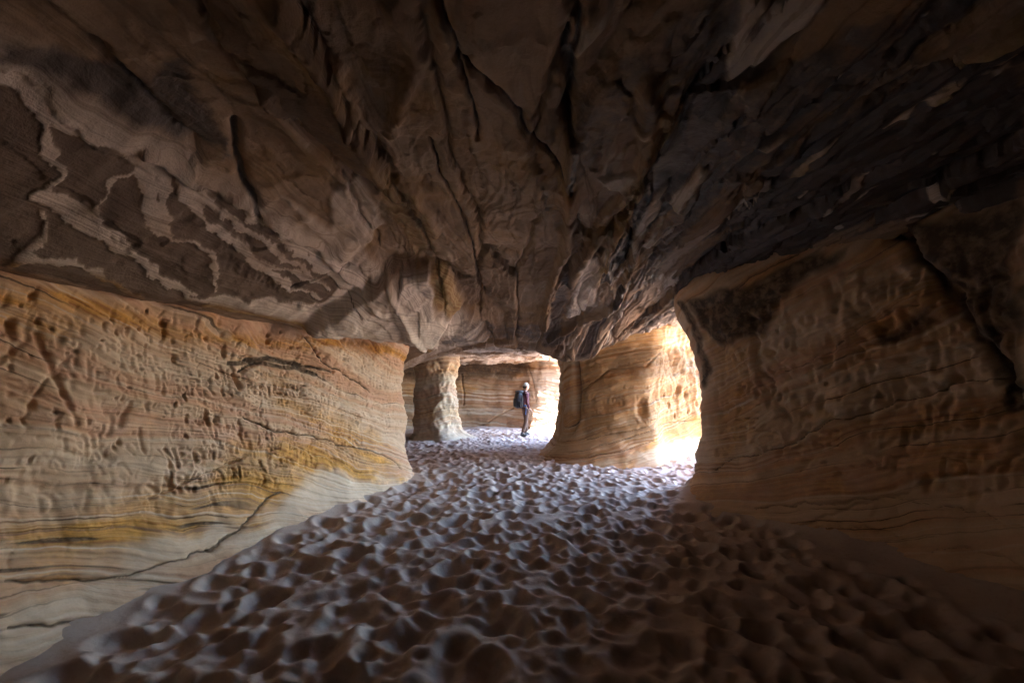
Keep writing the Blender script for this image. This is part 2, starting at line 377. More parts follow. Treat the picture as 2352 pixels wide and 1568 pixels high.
# ---- left wall
LW = Wall([(-12, -8, .3, 0), (5, -8, .3, 0), (5, -4.2, .3, .1), (-2.4, -4.4, .4, .1), (-3.3, -3, .4, .1), (-3.4, 0, .5, .1), (-3.32, 2.3, .55, .1), (-3.18, 3.5, .6, .1), (-2.92, 4.6, .6, .1), (-2.52, 5.8, .52, .12), (-2.2, 6.7, .38, .2),
           (-1.98, 7.35, .25, .28), (-1.98, 7.75, .2, .3), (-2.35, 8.15, .25, .3), (-4, 8.7, .3, .2), (-8, 9.2, .3, .2), (-12, 8, .3, 0)],
          lambda x, y: x > -3.6 and y > 1.6, toe_h=.42, res=.0022, zres=.0068)
G = LW.G; U, Z = G.A, G.B; D = np.zeros(U.shape); G.warp(.02, 3, 3)
CV[LW] = np.zeros(U.shape)
uL = lambda y: LW.L[int(np.argmin(np.abs(LW.C2[:, 1]-y)+9*((LW.C2[:, 0] < -3.6) | (LW.C2[:, 0] > -1.5) | (LW.C2[:, 1] < 0))))]
u2, u7 = uL(2), uL(7.3)
s = bedding(LW, 21, lambda U: .30*(U-u7)+.05*np.sin(U*.9), D, warp=.17)
ochre = np.zeros(U.shape); dark = np.zeros(U.shape); pale = np.zeros(U.shape)
ochre = np.maximum(ochre, np.exp(-((Z-2.17-.04*np.sin(U*1.7)-.06*fbm(U*1.5, Z*2, 3, 76))/.09)**2)*1.1)
G.warp(.22, 1.3, 40)
for pl, v in (([(430,1105),(640,1000),(800,1000),(900,1055),(935,1110),(760,1120),(620,1130),(560,1200),(420,1270),(200,1330),(0,1340),(0,1180),(250,1150)], 1.),
              ([(620,880),(760,960),(900,1020),(915,1050),(780,1010),(640,960)], .7), ([(0,650),(300,705),(520,760),(420,775),(250,745),(0,740)], 1.)):
    G.poly(ochre, LW.picks(pl), v, .26, .6)
ochre *= .62+.55*sstep(-.35, .25, fbm(s*4.5, U*.3, 3, 79))
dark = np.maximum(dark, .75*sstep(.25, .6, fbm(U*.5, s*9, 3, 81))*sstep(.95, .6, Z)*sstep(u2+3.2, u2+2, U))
pl = [(700,1120),(940,1090),(950,1110),(700,1215),(600,1240),(300,1370),(0,1568),(0,1400),(300,1330),(560,1200)]
G.poly(pale, LW.picks(pl), .95, .12, .4)
G.warp(.035, 2.5, 50)
for pts, wd, dp in (([(560,850),(640,825),(760,850)], .02, 1), ([(540,830),(620,838),(700,845),(735,860)], .03, 1), ([(700,775),(740,830),(800,860),(850,900)], .012, .9),
                    ([(560,965),(620,985),(700,995),(780,1020),(880,1040),(925,1075)], .01, .9), ([(480,1270),(560,1200),(600,1160),(640,1130)], .012, .9),
                    ([(0,1330),(300,1320),(480,1270)], .01, .8), ([(0,1440),(200,1420),(380,1385)], .012, .8), ([(150,1480),(300,1440),(420,1380)], .012, .7),
                    ([(340,1150),(480,1080),(560,1050)], .008, .5)):
    G.line(dark, LW.picks(pts), wd, dp)
    g = np.zeros(U.shape); G.line(g, LW.picks(pts), wd*1.2, .03); D -= g
G.line(dark, LW.picks([(575,828),(640,826),(700,835)]), .035, 1.)
# deeper carved shapes: the large hourglass, the hollow slots
c = CV[LW]; G.WA, G.WB = G.A, G.B
for pts, wd, dp in (([(95,765),(110,820),(140,880),(165,975)], .022, .035), ([(15,835),(60,790),(95,765)], .018, .02), ([(50,960),(110,880),(185,790)], .012, .02),
                    ([(545,862),(548,890)], .022, .06), ([(275,975),(300,925)], .022, .03), ([(245,1000),(260,960)], .02, .02), ([(320,985),(325,1040)], .014, .02), ([(285,790),(280,845)], .012, .02), ([(345,790),(340,830)], .012, .02)):
    G.line(c, LW.picks(pts), wd, dp)
def on(W, x, y, h_px):          # a place on the wall and the size that many picture points have there
    u0, z0 = W.pick(x, y); u1, z1 = W.pick(x, y-h_px); return (u0, z0), abs(z1-z0)
for txt, x, y, hp, wd, dp in (('BERT&ANNE', 568, 905, 26, .012, .022), ('MORRY', 375, 905, 42, .012, .02), ('EO', 215, 900, 55, .012, .018), ('MAX', 180, 1065, 30, .013, .018),
                              ('R', 300, 940, 75, .014, .012), ('WAYNE', 470, 1110, 30, .009, .014), ('SUMNY', 820, 1012, 16, .008, .01), ('SS', 700, 865, 14, .006, .01), ('1', 405, 800, 22, .01, .012),
                              ('BNL', 640, 1105, 14, .006, .006), ('ROYS', 720, 930, 24, .009, .014), ('KILL', 455, 1060, 36, .01, .014), ('WM', 790, 905, 24, .008, .013)):
    o_, h_ = on(LW, x, y, hp); carve(G, c, txt, o_, (1, -.04), (0, 1), h_, wd, dp, rnd, gap=.85)
graffiti(LW, D, rnd, [1.0, 1.1, 1.19, 1.28, 1.38, 1.47, 1.57, 1.66, 1.75, 1.85, 1.95, 2.04, 2.12], (u2+1.9, u7+.25), hh=(.03, .085), dens=.8, slant=-.05)
graffiti(LW, D, rnd, [.72, .86, 1.15, 1.3, 1.5, 1.7, 1.85, 2.0], (u2-.6, u2+2.6), hh=(.07, .16), dens=.5, slant=-.05)
graffiti(LW, D, rnd, [.55, .68, .85], (u2+1.5, u7-1), hh=(.05, .11), dens=.7, slant=-.05)
scratches(G, c, rnd, 900, (u2-.5, u7+.35), (.75, 2.25))
scratches(G, c, rnd, 260, (u2-.5, u7-.8), (.4, 1.1), (.06, .16))
blur = 1.25*c*(.65+.7*sstep(u2+1.2, u2+3, U))*sstep(.35, .6, Z)
D -= blur
pits(G, D, rnd, 520, (u2-.5, u7+.3), (.9, 2.28), (.007, .020), (.006, .02), (1, 3.2))
pits(G, D, rnd, 60, (u2-.5, u7+.3), (1.9, 2.3), (.01, .03), (.015, .04), (1, 2.5))
# broad chisel hollows low on the wall
pits(G, D, rnd, 90, (u2-.5, u7-1), (.45, 1.1), (.02, .05), (.005, .014), (1.5, 3.5))
# thin weathered beds along the foot
low = sstep(1.1, .5, Z); D += low*(.012*fbm(U*.25, s*22, 3, 70)+.018*(terrace(fbm(U*.3, s*3, 2, 71), 7, .3)))
lined = np.clip(.15+.85*sstep(1.15, .6, Z)+.5*np.clip(fbm(U*.8, Z*1.2, 3, 77), 0, 1), 0, 1)
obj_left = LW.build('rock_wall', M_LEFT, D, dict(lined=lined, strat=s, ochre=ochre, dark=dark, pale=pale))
tag(obj_left, 'long ochre banded sandstone wall full of carved initials along the left side', 'rock wall')

# ---- right wall (u runs with the loop; on screen left to right is towards the camera)
RW = Wall([(9, -5, .3, 0), (9, 6.2, .3, 0), (5.6, 6.75, .3, .2), (3.7, 6.75, .35, .3), (2.98, 6.4, .4, .4), (2.76, 5.95, .45, .45), (2.9, 5.4, .45, .4), (3.25, 4.5, .45, .3),
           (3.6, 3.6, .5, .25), (3.85, 2.5, .5, .2), (3.95, 1, .5, .2), (3.9, -5, .3, .3)], lambda x, y: y > 2.0 and x < 4.3, toe_h=.32, top_z=1.3, top_h=1.6)
G = RW.G; U, Z = G.A, G.B; D = np.zeros(U.shape); CV[RW] = c = np.zeros(U.shape)
uR = RW.pick(1640, 950)[0]; uE = RW.pick(2340, 950)[0]
s = bedding(RW, 33, lambda U: -.36*(U-uR), D, warp=.13)
ochre = np.zeros(U.shape); dark = np.zeros(U.shape); pale = np.zeros(U.shape)
G.warp(.08, 1.5, 60)
for pl in ([(1560,690),(1750,640),(1830,600),(1950,560),(1930,600),(1850,640),(1790,700),(1770,760),(1690,800),(1640,790),(1600,740)],
           [(2240,480),(2352,430),(2352,900),(2300,880),(2180,700),(2110,600),(2060,520)], [(1960,790),(2050,740),(2150,710),(2140,760),(2020,800)]):
    G.poly(dark, RW.picks(pl), .85, .12, .4)
for pl in ([(1900,760),(2060,660),(2200,620),(2300,740),(2100,790),(1950,830)], [(1600,760),(1720,800),(1740,1000),(1640,1100)], [(2150,500),(2300,520),(2330,640),(2200,640)]):
    G.poly(ochre, RW.picks(pl), .6, .2, .5)
G.warp(.07, 2.5, 61)
dp2 = np.zeros(U.shape)
for pts, wd, dp in (([(1650,1080),(1700,1060),(1760,1040),(1830,1000),(1960,960),(2080,920),(2200,880),(2330,865)], .014, 1), ([(1800,860),(1900,800),(2000,740),(2090,690)], .012, .8),
                    ([(1740,1170),(1900,1150),(2050,1140),(2200,1160),(2352,1200)], .010, .8), ([(1780,1250),(1900,1180),(2100,1120),(2352,1060)], .01, .5), ([(1900,1210),(2050,1230),(2352,1300)], .012, .7)):
    G.line(dark, RW.picks(pts), wd*.8, dp*.75); G.line(dp2, RW.picks(pts), wd*1.3, .03)
crack = RW.picks([(2035,500),(2070,540),(2110,590),(2150,640),(2200,690),(2240,760),(2280,820),(2310,880),(2330,930)])
G.line(dp2, crack, .05, .10, w1=.09); G.line(dark, crack, .05, .9, w1=.1)
cr2 = RW.picks([(1560,700),(1590,760),(1610,830),(1622,880)]); G.line(dark, cr2, .10, .8)
k = RW.picks([(1735,790),(1760,860),(1790,930),(1815,965)]); G.line(dp2, k, .05, .05); G.line(dark, k, .05, .5)
D -= dp2
rightof = np.zeros(U.shape); G.poly(rightof, RW.picks([(2060,500),(2120,590),(2210,690),(2250,760),(2290,820),(2340,930)])+[(uE+3, 1.6), (uE+3, 3.4), (RW.pick(2060,500)[0], 3.4)], 1, .03, .3)
D += rightof*.10
G.WA, G.WB = G.A, G.B
def on(W, x, y, h_px):          # a place on the wall and the size that many picture points have there
    u0, z0 = W.pick(x, y); u1, z1 = W.pick(x, y-h_px); return (u0, z0), abs(z1-z0)
for txt, x, y, hp, wd, dp in (('P', 2165, 1125, 75, .015, .022), ('MYR', 2010, 690, 35, .010, .02), ('MAX', 2080, 660, 22, .008, .014), ('LJ', 1760, 780, 30, .009, .016), ('AU', 1990, 940, 55, .013, .02),
                              ('MORIS', 2130, 990, 60, .012, .02), ('LA', 2010, 1190, 35, .01, .016), ('B', 2180, 830, 60, .013, .02), ('K', 1925, 700, 35, .01, .018), ('WY', 2160, 640, 30, .01, .018), ('TL', 1885, 1030, 40, .01, .016)):
    o_, h_ = on(RW, x, y, hp); carve(G, c, txt, o_, (1, 0), (0, 1), h_, wd, dp, rnd, gap=.85)
graffiti(RW, D, rnd, [.8, .95, 1.1, 1.28, 1.45, 1.62, 1.8, 1.98, 2.15, 2.35, 2.5], (uR+.45, uE+.8), hh=(.07, .16), dens=.55, slant=.1)
scratches(G, c, rnd, 500, (uR, uE+.6), (.6, 2.6), (.04, .12))
D -= 1.4*c*sstep(.3, .5, Z)
pits(G, D, rnd, 420, (uR, uE+.5), (.7, 2.6), (.012, .038), (.012, .035), (1, 3))
pits(G, D, rnd, 25, (uR+.8, uE+.5), (1.2, 2.6), (.04, .08), (.03, .06), (.8, 1.4))
low = sstep(.9, .4, Z); D += low*(.010*fbm(U*.25, s*24, 3, 72)+.02*(terrace(fbm(U*.3, s*3, 2, 73), 7, .3)))
tag(RW.build('rock_wall', M_RIGHT, D, dict(lined=np.clip(.25+.7*sstep(1.1, .6, Z)+.6*np.clip(fbm(U*.8, Z*1.2, 3, 78), 0, 1), 0, 1), strat=s, ochre=ochre, dark=dark, pale=pale)),
    'shaded brown sandstone wall with carved letters and a dark crack on the right side', 'rock wall')

# ---- pillar between the two openings
MW = Wall([(1.22, 9.95, .5, .1), (1.38, 9.45, .5, .12), (1.78, 9.25, .5, .1), (2.4, 9.1, .35, .1), (3.02, 9.15, .28, .15), (3.55, 9.75, .2, .15), (4.3, 10.2, .25, .1), (4.95, 10.6, .3, .1), (5.0, 11.3, .3, 0),
           (4.6, 12.4, .3, 0), (3, 12.5, .3, .1), (2.1, 12.6, .35, .15), (1.6, 12.3, .45, .12), (1.38, 11.6, .45, .1), (1.25, 10.8, .5, .1)],
          lambda x, y: y < 12.7 and x < 5.2, zres=.016, res=.0022, toe_h=.36, top_z=2.0, top_h=.9)
G = MW.G; U, Z = G.A, G.B; D = np.zeros(U.shape)
ub = MW.pick(1500, 900)[0]
s = bedding(MW, 45, lambda U: .05*np.sin(U*.6)-.25*(np.clip(U, 0, ub+4)-ub), D, warp=.12, amp=.02)
ochre = np.zeros(U.shape); dark = np.zeros(U.shape); pale = np.zeros(U.shape)
G.warp(.10, 1.2, 63)
G.poly(ochre, MW.picks([(1330,780),(1520,740),(1635,900),(1635,1030),(1500,1030),(1340,1010),(1320,900)]), .55, .3, .6)
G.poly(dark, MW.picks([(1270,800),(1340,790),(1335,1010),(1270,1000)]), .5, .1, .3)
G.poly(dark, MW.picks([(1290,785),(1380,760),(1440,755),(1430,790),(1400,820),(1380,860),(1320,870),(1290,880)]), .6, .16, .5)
G.poly(ochre, MW.picks([(1520,960),(1635,950),(1635,1000),(1480,1030)]), .8, .1, .3)
G.poly(pale, MW.picks([(1460,1070),(1470,1035),(1635,1005),(1635,1040)]), .9, .06, .3)
G.warp(.03, 2, 64)
dd2 = np.zeros(U.shape)
rib = MW.picks([(1315,790),(1325,850),(1328,900),(1322,950),(1300,1000)]); G.line(dd2, rib, .10, .16); G.line(dark, rib, .07, .5)
for pts, wd in (([(1330,900),(1400,850),(1480,840),(1520,800)], .02), ([(1350,1010),(1450,990),(1520,960)], .015), ([(1300,1040),(1400,1020),(1500,985),(1630,960)], .012), ([(1250,1050),(1400,1040),(1500,1010)], .012)):
    G.line(dd2, MW.picks(pts), wd, .03); G.line(dark, MW.picks(pts), wd*.7, .7)
for x, y, r, d_ in ((1476,938,.13,.12), (1560,895,.06,.1), (1578,905,.05,.1), (1540,930,.05,.08), (1600,925,.05,.08), (1585,945,.04,.07), (1555,955,.04,.07), (1612,940,.04,.08), (1530,905,.04,.06)):
    u0, z0 = MW.pick(x, y); W = G.win(u0-.5, u0+.5, z0-.6, z0+.6)
    dd2[W] = np.maximum(dd2[W], d_*np.exp(-(((G.A[W]-u0)/r)**2+((G.B[W]-z0)/(r*1.7))**2)**2))
D -= dd2
hon = sstep(ub-.1, ub+.25, U)*sstep(ub+4, ub+3, U)          # honeycomb weathering on the face turned to daylight
D += hon*(.045*ridged(U*2.6+.3*Z, Z*1.1, 3, 80)*sstep(.7, 1.1, Z)-.04)
CV[MW] = cm = np.zeros(U.shape)
graffiti(MW, D, rnd, [.9, 1.1, 1.3, 1.55, 1.8, 2.05], (MW.pick(1345,900)[0], ub+1.5), hh=(.08, .16), dens=.7)
D -= cm
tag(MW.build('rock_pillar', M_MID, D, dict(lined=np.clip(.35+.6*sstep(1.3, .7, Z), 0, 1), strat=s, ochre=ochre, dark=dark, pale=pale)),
    'broad golden sandstone pillar between the two openings, its right face bright with daylight', 'rock pillar')

# ---- slender pillar in the far chamber
FW = Wall([(-3.08, 13.95, .12, .08), (-2.9, 13.5, .2, .06), (-2.5, 13.32, .3, .1), (-2.12, 13.42, .45, .08), (-1.98, 13.9, .62, .12), (-2.1, 14.4, .3, .1), (-2.5, 14.6, .2, .1), (-2.95, 14.4, .2, .1)],
          lambda x, y: True, zres=.02, res=.0018, toe_h=.3, top_z=1.7, top_h=.8, ztop=3.6)
G = FW.G; U, Z = G.A, G.B; D = np.zeros(U.shape)
sc_ = 2*np.pi*2/FW.total
s = bedding(FW, 51, lambda U: .1*np.sin(U*sc_), D, amp=.02)
D += .09*ridged(U*1.6, Z*.8, 4, 52)+.03*ridged(U*5, Z*2, 3, 53)
blend = np.minimum(1, np.minimum(U, FW.total-U)/.3); D *= blend
tag(FW.build('rock_pillar', M_FAR, D, dict(lined=.35+0*U, strat=s, ochre=.5*np.exp(-((Z-2.2)/.3)**2)+.5*np.exp(-((Z-.8)/.4)**2), dark=0*U, pale=.9*np.exp(-(Z/.35)**2))),
    'slender pale sandstone pillar standing in the far chamber', 'rock pillar')

# ---- back wall of the far chamber
BW = Wall([(-14, 8, .2, .2), (-9.5, 8.3, .2, .2), (-8.3, 11, .2, .2), (-7, 14.5, .2, .2), (-4.5, 16.9, .2, .15), (-2, 17.5, .15, .15), (-.3, 17.3, .15, .15), (.6, 16.9, .25, .15), (1.3, 16.4, .35, .15), (2.2, 16.1, .45, .15), (3.5, 15.9, .3, .1), (5, 16, .3, 0),
           (5.4, 17, .3, 0), (5, 21, .3, 0), (-14, 21, .3, 0)], lambda x, y: y < 18 and -5 < x < 3, zres=.02, res=.0018, toe_h=.3)
G = BW.G; U, Z = G.A, G.B; D = np.zeros(U.shape)
s = bedding(BW, 57, lambda U: .06*U, D, amp=.02)
u1 = BW.pick(1220, 930)[0]
D += .025*ridged(U*1.2, Z*.5, 3, 58)*sstep(u1-1, u1, U)
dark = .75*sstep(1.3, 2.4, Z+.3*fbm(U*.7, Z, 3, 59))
G.warp(.05, 2, 65)
dd2 = np.zeros(U.shape)
for pts, wd in (([(1195,985),(1240,975),(1275,965)], .03), ([(1215,840),(1225,880),(1235,920)], .04), ([(1100,985),(1150,950),(1180,940)], .03), ([(1060,860),(1065,930)], .03)):
    G.line(dd2, BW.picks(pts), wd, .06)
D -= dd2
tag(BW.build('rock_wall', M_BACK, D, dict(lined=.2+0*U, strat=s, ochre=.6*sstep(.2, .6, fbm(U*.5, Z, 3, 60)), dark=dark*sstep(u1+.5, u1-.3, U), pale=sstep(u1-.3, u1+.4, U+.3*fbm(U, Z*1.5, 3, 62))*sstep(2.4, 1.9, Z))),  # wall colour paled, smoke cut towards the exit: daylight glow painted in
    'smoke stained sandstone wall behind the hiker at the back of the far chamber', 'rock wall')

# ------------------------------------------------------------------ ceiling
EDGE_X = 5.5
def edge_x(y): return EDGE_X-.1*sstep(6.3, 7.5, y)*sstep(11.6, 10.8, y)-4.35*sstep(11.3, 12.6, y)+.2*np.sin(y*1.7)
def xleft(y): return np.interp(y, [-6, 0, 2.3, 3.5, 4.6, 5.8, 6.7, 7.35, 8.2, 9, 12], [-3.25, -3.3, -3.22, -3.08, -2.82, -2.4, -2.0, -1.72, -1.72, -3, -5])
def zbase(x, y):
    t = x-xleft(y)+.05*fbm(x*.6, y*2.2, 3, 99)*sstep(9, 8, y)
    p = np.interp(t, [-2, .12, .2, .34, .6, .95, 1.08, 1.25, 1.6, 1.9, 2.6, 3.4, 5, 6.4], [2.33, 2.34, 2.36, 2.48, 2.64, 2.88, 2.98, 3.16, 3.26, 3.18, 3.22, 3.16, 3.12, 2.93])
    drop = np.interp(y, [0, 5, 6.3, 7.4, 8.4, 8.9, 9.6], [0, 0, .12, .35, .66, .72, .72])
    near = np.maximum(np.minimum(p, 2.47), p-drop)
    rise = sstep(1.6, 3.3, x)*sstep(6.0, 8.2, y)
    near = near*(1-rise)+(3.05+.5*sstep(3.6, 4.6, x))*rise
    far = np.interp(y, [8.8, 9.4, 10.2, 14, 18], [2.44, 2.5, 2.64, 2.66, 2.6])
    k = sstep(8.4, 9.3, y)*(1-rise)
    arch = .34*np.clip(np.abs(x+.35)/1.65, 0, 1.3)**2*np.exp(-((y-9.0)/.75)**2)*(1-rise)*sstep(2.1, 1.2, x)
    return near*(1-k)+far*k-arch
xs = []; x = -14.
while x < 9.0: xs.append(x); x += .0125 if -4.6 < x < 4.8 else (.05 if x > 4 else .12)
ys = []; y = -7.
while y < 21: ys.append(y); y += .12 if y < 1.1 else max(.008, min(.03, .0042*y)) if y < 12 else .04
CG = Grid(xs, ys); X, Y = CG.A, CG.B
zb = zbase(X, Y)
def cpick(px, py):
    dx, dz = (px-CX)/FPX, (HY-py)/FPX
    t = np.linspace(.8, 18, 3000); zr = EYE+dz*t
    hit = np.nonzero(zr > zbase(dx*t, t))[0]
    t = t[hit[0]] if len(hit) else 18.; return dx*t, t
def cp(pts): return [cpick(*p) for p in pts]
H = np.zeros(X.shape)                       # relief, positive is up into the roof
far = sstep(8.6, 9.4, Y)
t_ = X-xleft(Y)
slope = sstep(.15, .3, t_)*sstep(1.25, 1.0, t_)*(1-far)      # the leaning band over the left wall
mid = sstep(1.0, 1.5, t_)*(1-far)
# long ledges that follow the bedding down the cave, spalled in steps
wx = X+.28*fbm(X*.5, Y*.22, 3, 100)+.05*fbm(X*2.5, Y*1.2, 3, 101)
wy = Y+.3*fbm(X*.6, Y*.4, 3, 104)
h1 = fbm(wx*.9, wy*.22, 4, 102)
right = sstep(.1, 1.2, X-.04*Y)
anis = fbm(wx*3.2, wy*.24, 4, 106)          # narrow streaks on the right
hh = h1*(1-.4*right)+.55*anis*right
ter = terrace(hh, 5.0, .07)
H += (.06+.06*right)*mid*(ter-.35*h1)
H += mid*(1-right)*.03*(terrace(fbm(wx*1.1+3, wy*.6, 3, 110), 4, .06))
fx_, fy_ = X+.16*fbm(X*.8, Y*.45, 4, 108)+.02*fbm(X*9, Y*9, 3, 109), Y+.3*fbm(X*.9, Y*.7, 4, 107)+.03*fbm(X*8, Y*8, 3, 103)
v1, ox1, oy1, e1 = cells(fx_*1.9, fy_*.26, 3); v2, ox2, oy2, e2 = cells(fx_*4.2+.8, fy_*.85, 5)
H += mid*(.085*(v1-.5)+.06*ox1*np.cos(v1*40)+.05*oy1*np.sin(v1*40)); H += mid*(.035*(v2-.5)+.03*ox2*np.cos(v2*50)+.02*oy2*np.sin(v2*50))*(.6+.8*right)
H += slope*(.02*(v2-.5)+.03*ox2*np.cos(v2*50))
tint = .65*v1+.35*v2
H += mid*.05*np.exp(-(e1/.07)**2)
H += .012*fbm(X*5, Y*3, 4, 112)+.02*fbm(X*1.7, Y*1.4, 3, 113)
H += far*(.11*terrace(fbm(X*.9, Y*1.6, 4, 115), 5, .08))
ent = sstep(2.2, 3.2, X)*sstep(6, 7, Y); H += ent*.09*terrace(fbm(X*1.2+Y*.5, Y*1.8, 3, 116), 4, .08)
plate = np.zeros(X.shape); ochre = np.zeros(X.shape); dark = np.zeros(X.shape); pale = np.zeros(X.shape)
pale = np.maximum(pale, slope)
pale = np.maximum(pale, far*1.*sstep(-.3, .3, fbm(X*1.1, Y*1.3, 3, 118)))
pale = np.maximum(pale, ent*.8)
# dark brown sunken plates between pale ridges on the leaning band
CG.warp(.035, 4.0, 120); CG.WA = CG.WA+.012*fbm(CG.A*16, CG.B*9, 4, 160)
PL = np.zeros(X.shape); RG = np.zeros(X.shape)
CG.poly(PL, cp([(-40,200),(100,270),(320,370),(540,460),(640,530),(780,660),(740,700),(600,690),(480,700),(330,705),(180,650),(-40,600)]), 1, .05, .3)
for pts, px in (([(100,455),(160,500),(250,555),(330,610),(430,690),(500,690),(600,705),(700,720),(900,750)], 18), ([(125,455),(210,500),(240,540),(300,580),(370,635),(420,665),(450,680)], 13),
                ([(320,395),(270,420),(200,490)], 9), ([(325,370),(350,470),(368,535)], 36), ([(380,400),(372,500),(368,535)], 22), ([(430,420),(450,470),(500,530),(560,580),(620,625),(665,665)], 20),
                ([(460,440),(520,500),(540,520),(600,560),(660,600),(730,645)], 14), ([(540,450),(600,500),(660,550),(700,590),(750,620)], 16), ([(370,530),(440,555),(480,580),(490,620),(500,665)], 10),
                ([(60,575),(150,600),(250,650),(350,690),(450,740)], 14), ([(60,200),(110,330),(150,410),(105,455)], 18), ([(0,170),(60,210),(130,260),(220,310),(320,350),(420,400),(540,440),(640,520),(760,600),(880,690)], 14),
                ([(0,620),(50,600),(60,570),(100,540),(100,500)], 12), ([(560,580),(660,655),(740,690)], 9), ([(250,480),(330,560),(380,590)], 0), ([(600,600),(700,640),(760,670)], 8)):
    if px:
        q = cp(pts); CG.line(RG, q, px*.62*np.mean([p[1] for p in q])/FPX, 1., sharp=2)
RG = sstep(.34, .66, RG+.42*fbm(X*7, Y*4, 3, 161)*(RG > .05)); PL = np.clip(PL-RG, 0, 1)
plate = np.maximum(plate, PL); PL = sstep(.35, .65, PL); plate = np.maximum(mid*0, PL); H += .008*PL*(.6+.8*sstep(-.3, .4, fbm(X*2, Y*2, 2, 162)))
pale = np.clip(pale-.35*RG*0-slope*.45*sstep(.1, .4, fbm(wx*5, wy*1.1, 3, 163)), 0, 1)
RG_ = RG*slope
pale *= 1-PL
# traced pale and ochre pieces
CG.warp(.03, 3, 121)
Q = np.zeros(X.shape)
for pl, v in (([(925,600),(985,590),(1000,700),(1030,720),(990,775),(940,735),(900,690)], 1), ([(1721,30),(1926,0),(1841,100),(1726,190),(1671,235),(1681,130)], .8), ([(1486,490),(1536,440),(1501,525),(1456,575),(1446,565)], .8),
              ([(1536,480),(1606,395),(1626,400),(1561,490)], .8), ([(1375,415),(1460,405),(1430,440),(1400,435)], .7), ([(1330,85),(1400,20),(1390,80),(1320,150)], .6), ([(760,440),(830,420),(880,520),(820,600),(760,540)], .55),
              ([(640,440),(760,520),(880,620),(1000,740),(960,740),(800,640)], .6), ([(1740,345),(1810,315),(1760,350)], .7), ([(1600,640),(1570,500),(1450,560),(1430,600)], .0)):
    if v: CG.poly(Q, cp(pl), v, .03, .25)
CG.poly(Q, cp([(1346,575),(1371,580),(1376,635),(1366,695),(1301,720),(1321,650)]), .75, .03, .25)
H -= .05*Q; BK = np.zeros(X.shape); CG.poly(BK, cp([(700,745),(880,620),(925,595),(985,590),(1030,605),(1060,680),(1035,715),(1000,765),(960,770)]), 1, .07, .4); H -= .20*BK*sstep(4, 5.5, Y)
pale = np.maximum(pale, Q)
O = np.zeros(X.shape)
for pl, v in (([(990,590),(1030,600),(1060,680),(1040,710),(1000,660)], 1), ([(840,330),(950,440),(1010,530),(960,600),(900,500),(850,420)], .5), ([(600,30),(680,90),(760,170),(720,180),(640,110)], .6),
              ([(1400,500),(1500,400),(1540,330),(1480,470),(1420,560)], .55)): CG.poly(O, cp(pl), v, .04, .25)
ochre = np.maximum(ochre, O)
ochre = np.maximum(ochre, (1-far)*np.exp(-((t_-.16)/.035)**2))
for pts, wd in (([(2352,40),(2226,130),(2126,210),(2026,280),(1926,340),(1876,380),(1780,440)], .06), ([(2352,90),(2200,190),(2100,270)], .04), ([(1560,200),(1530,330),(1480,420),(1420,520),(1380,640)], .09)):
    CG.line(ochre, cp(pts), wd, .75); g = np.zeros(X.shape); CG.line(g, cp(pts), wd, .05); H -= g
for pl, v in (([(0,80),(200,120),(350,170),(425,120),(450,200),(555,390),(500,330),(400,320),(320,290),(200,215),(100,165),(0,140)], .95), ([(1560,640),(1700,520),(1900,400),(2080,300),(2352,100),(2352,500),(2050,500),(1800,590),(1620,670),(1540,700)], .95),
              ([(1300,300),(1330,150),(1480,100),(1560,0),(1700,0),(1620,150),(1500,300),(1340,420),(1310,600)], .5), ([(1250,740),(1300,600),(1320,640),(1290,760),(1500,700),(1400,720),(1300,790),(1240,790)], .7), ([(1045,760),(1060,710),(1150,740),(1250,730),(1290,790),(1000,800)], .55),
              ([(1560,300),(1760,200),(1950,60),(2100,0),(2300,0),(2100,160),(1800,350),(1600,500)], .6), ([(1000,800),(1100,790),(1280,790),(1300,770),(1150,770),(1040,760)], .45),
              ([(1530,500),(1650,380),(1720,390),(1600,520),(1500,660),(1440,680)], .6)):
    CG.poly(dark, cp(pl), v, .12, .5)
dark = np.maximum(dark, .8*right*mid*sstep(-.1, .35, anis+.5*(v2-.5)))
pf = right*mid*sstep(.5, .8, fbm(wx*5, wy*.8, 4, 150)+.25*fbm(X*9, Y*6, 3, 151))
pale = np.maximum(pale, .8*pf); H -= .02*pf; dark *= 1-.9*pf
dark *= (1-.9*Q)*(1-ent*.6)
# smooth rounded bay in the middle, cracks and folded beds
for pts, wd, dp in (([(1000,0),(1045,115),(1065,185),(1090,255),(1100,330)], .012, .06), ([(985,315),(1020,415),(1065,510),(1085,570),(1100,630),(1115,675)], .012, .06), ([(1290,100),(1300,200),(1315,330),(1318,420)], .03, .07),
                    ([(1330,40),(1310,180),(1315,300)], .02, .05), ([(665,665),(700,650),(760,620),(800,595)], .012, .04), ([(530,270),(555,400),(600,500)], .03, .06), ([(700,660),(760,640),(830,700)], .01, .03), ([(1060,130),(1150,210),(1250,360),(1300,400)], .02, .05)):
    CG.line(g := np.zeros(X.shape), cp(pts), wd, dp); H += g; CG.line(dark, cp(pts), wd*.9, .8)
for pts, wd, dp in (([(800,240),(840,340),(890,400),(950,445),(980,490),(1000,530)], .05, .08), ([(600,200),(700,330),(800,420)], .05, .06), ([(1310,330),(1315,450),(1300,560),(1270,640),(1250,740)], .05, .12), ([(1460,560),(1440,640),(1420,690),(1330,735),(1260,770)], .05, .12),
                    ([(1500,200),(1480,400),(1380,520),(1310,640)], .06, .09), ([(1380,560),(1400,620),(1410,670)], .03, .08), ([(330,350),(500,430),(700,560),(860,680),(960,750)], .03, .05),
                    ([(890,620),(930,700),(985,770)], .03, .06), ([(900,0),(930,60),(960,130),(930,230),(900,300)], .04, .05), ([(640,0),(760,140),(800,240)], .05, .08)):
    CG.line(g := np.zeros(X.shape), cp(pts), wd, dp, sharp=3); H -= g
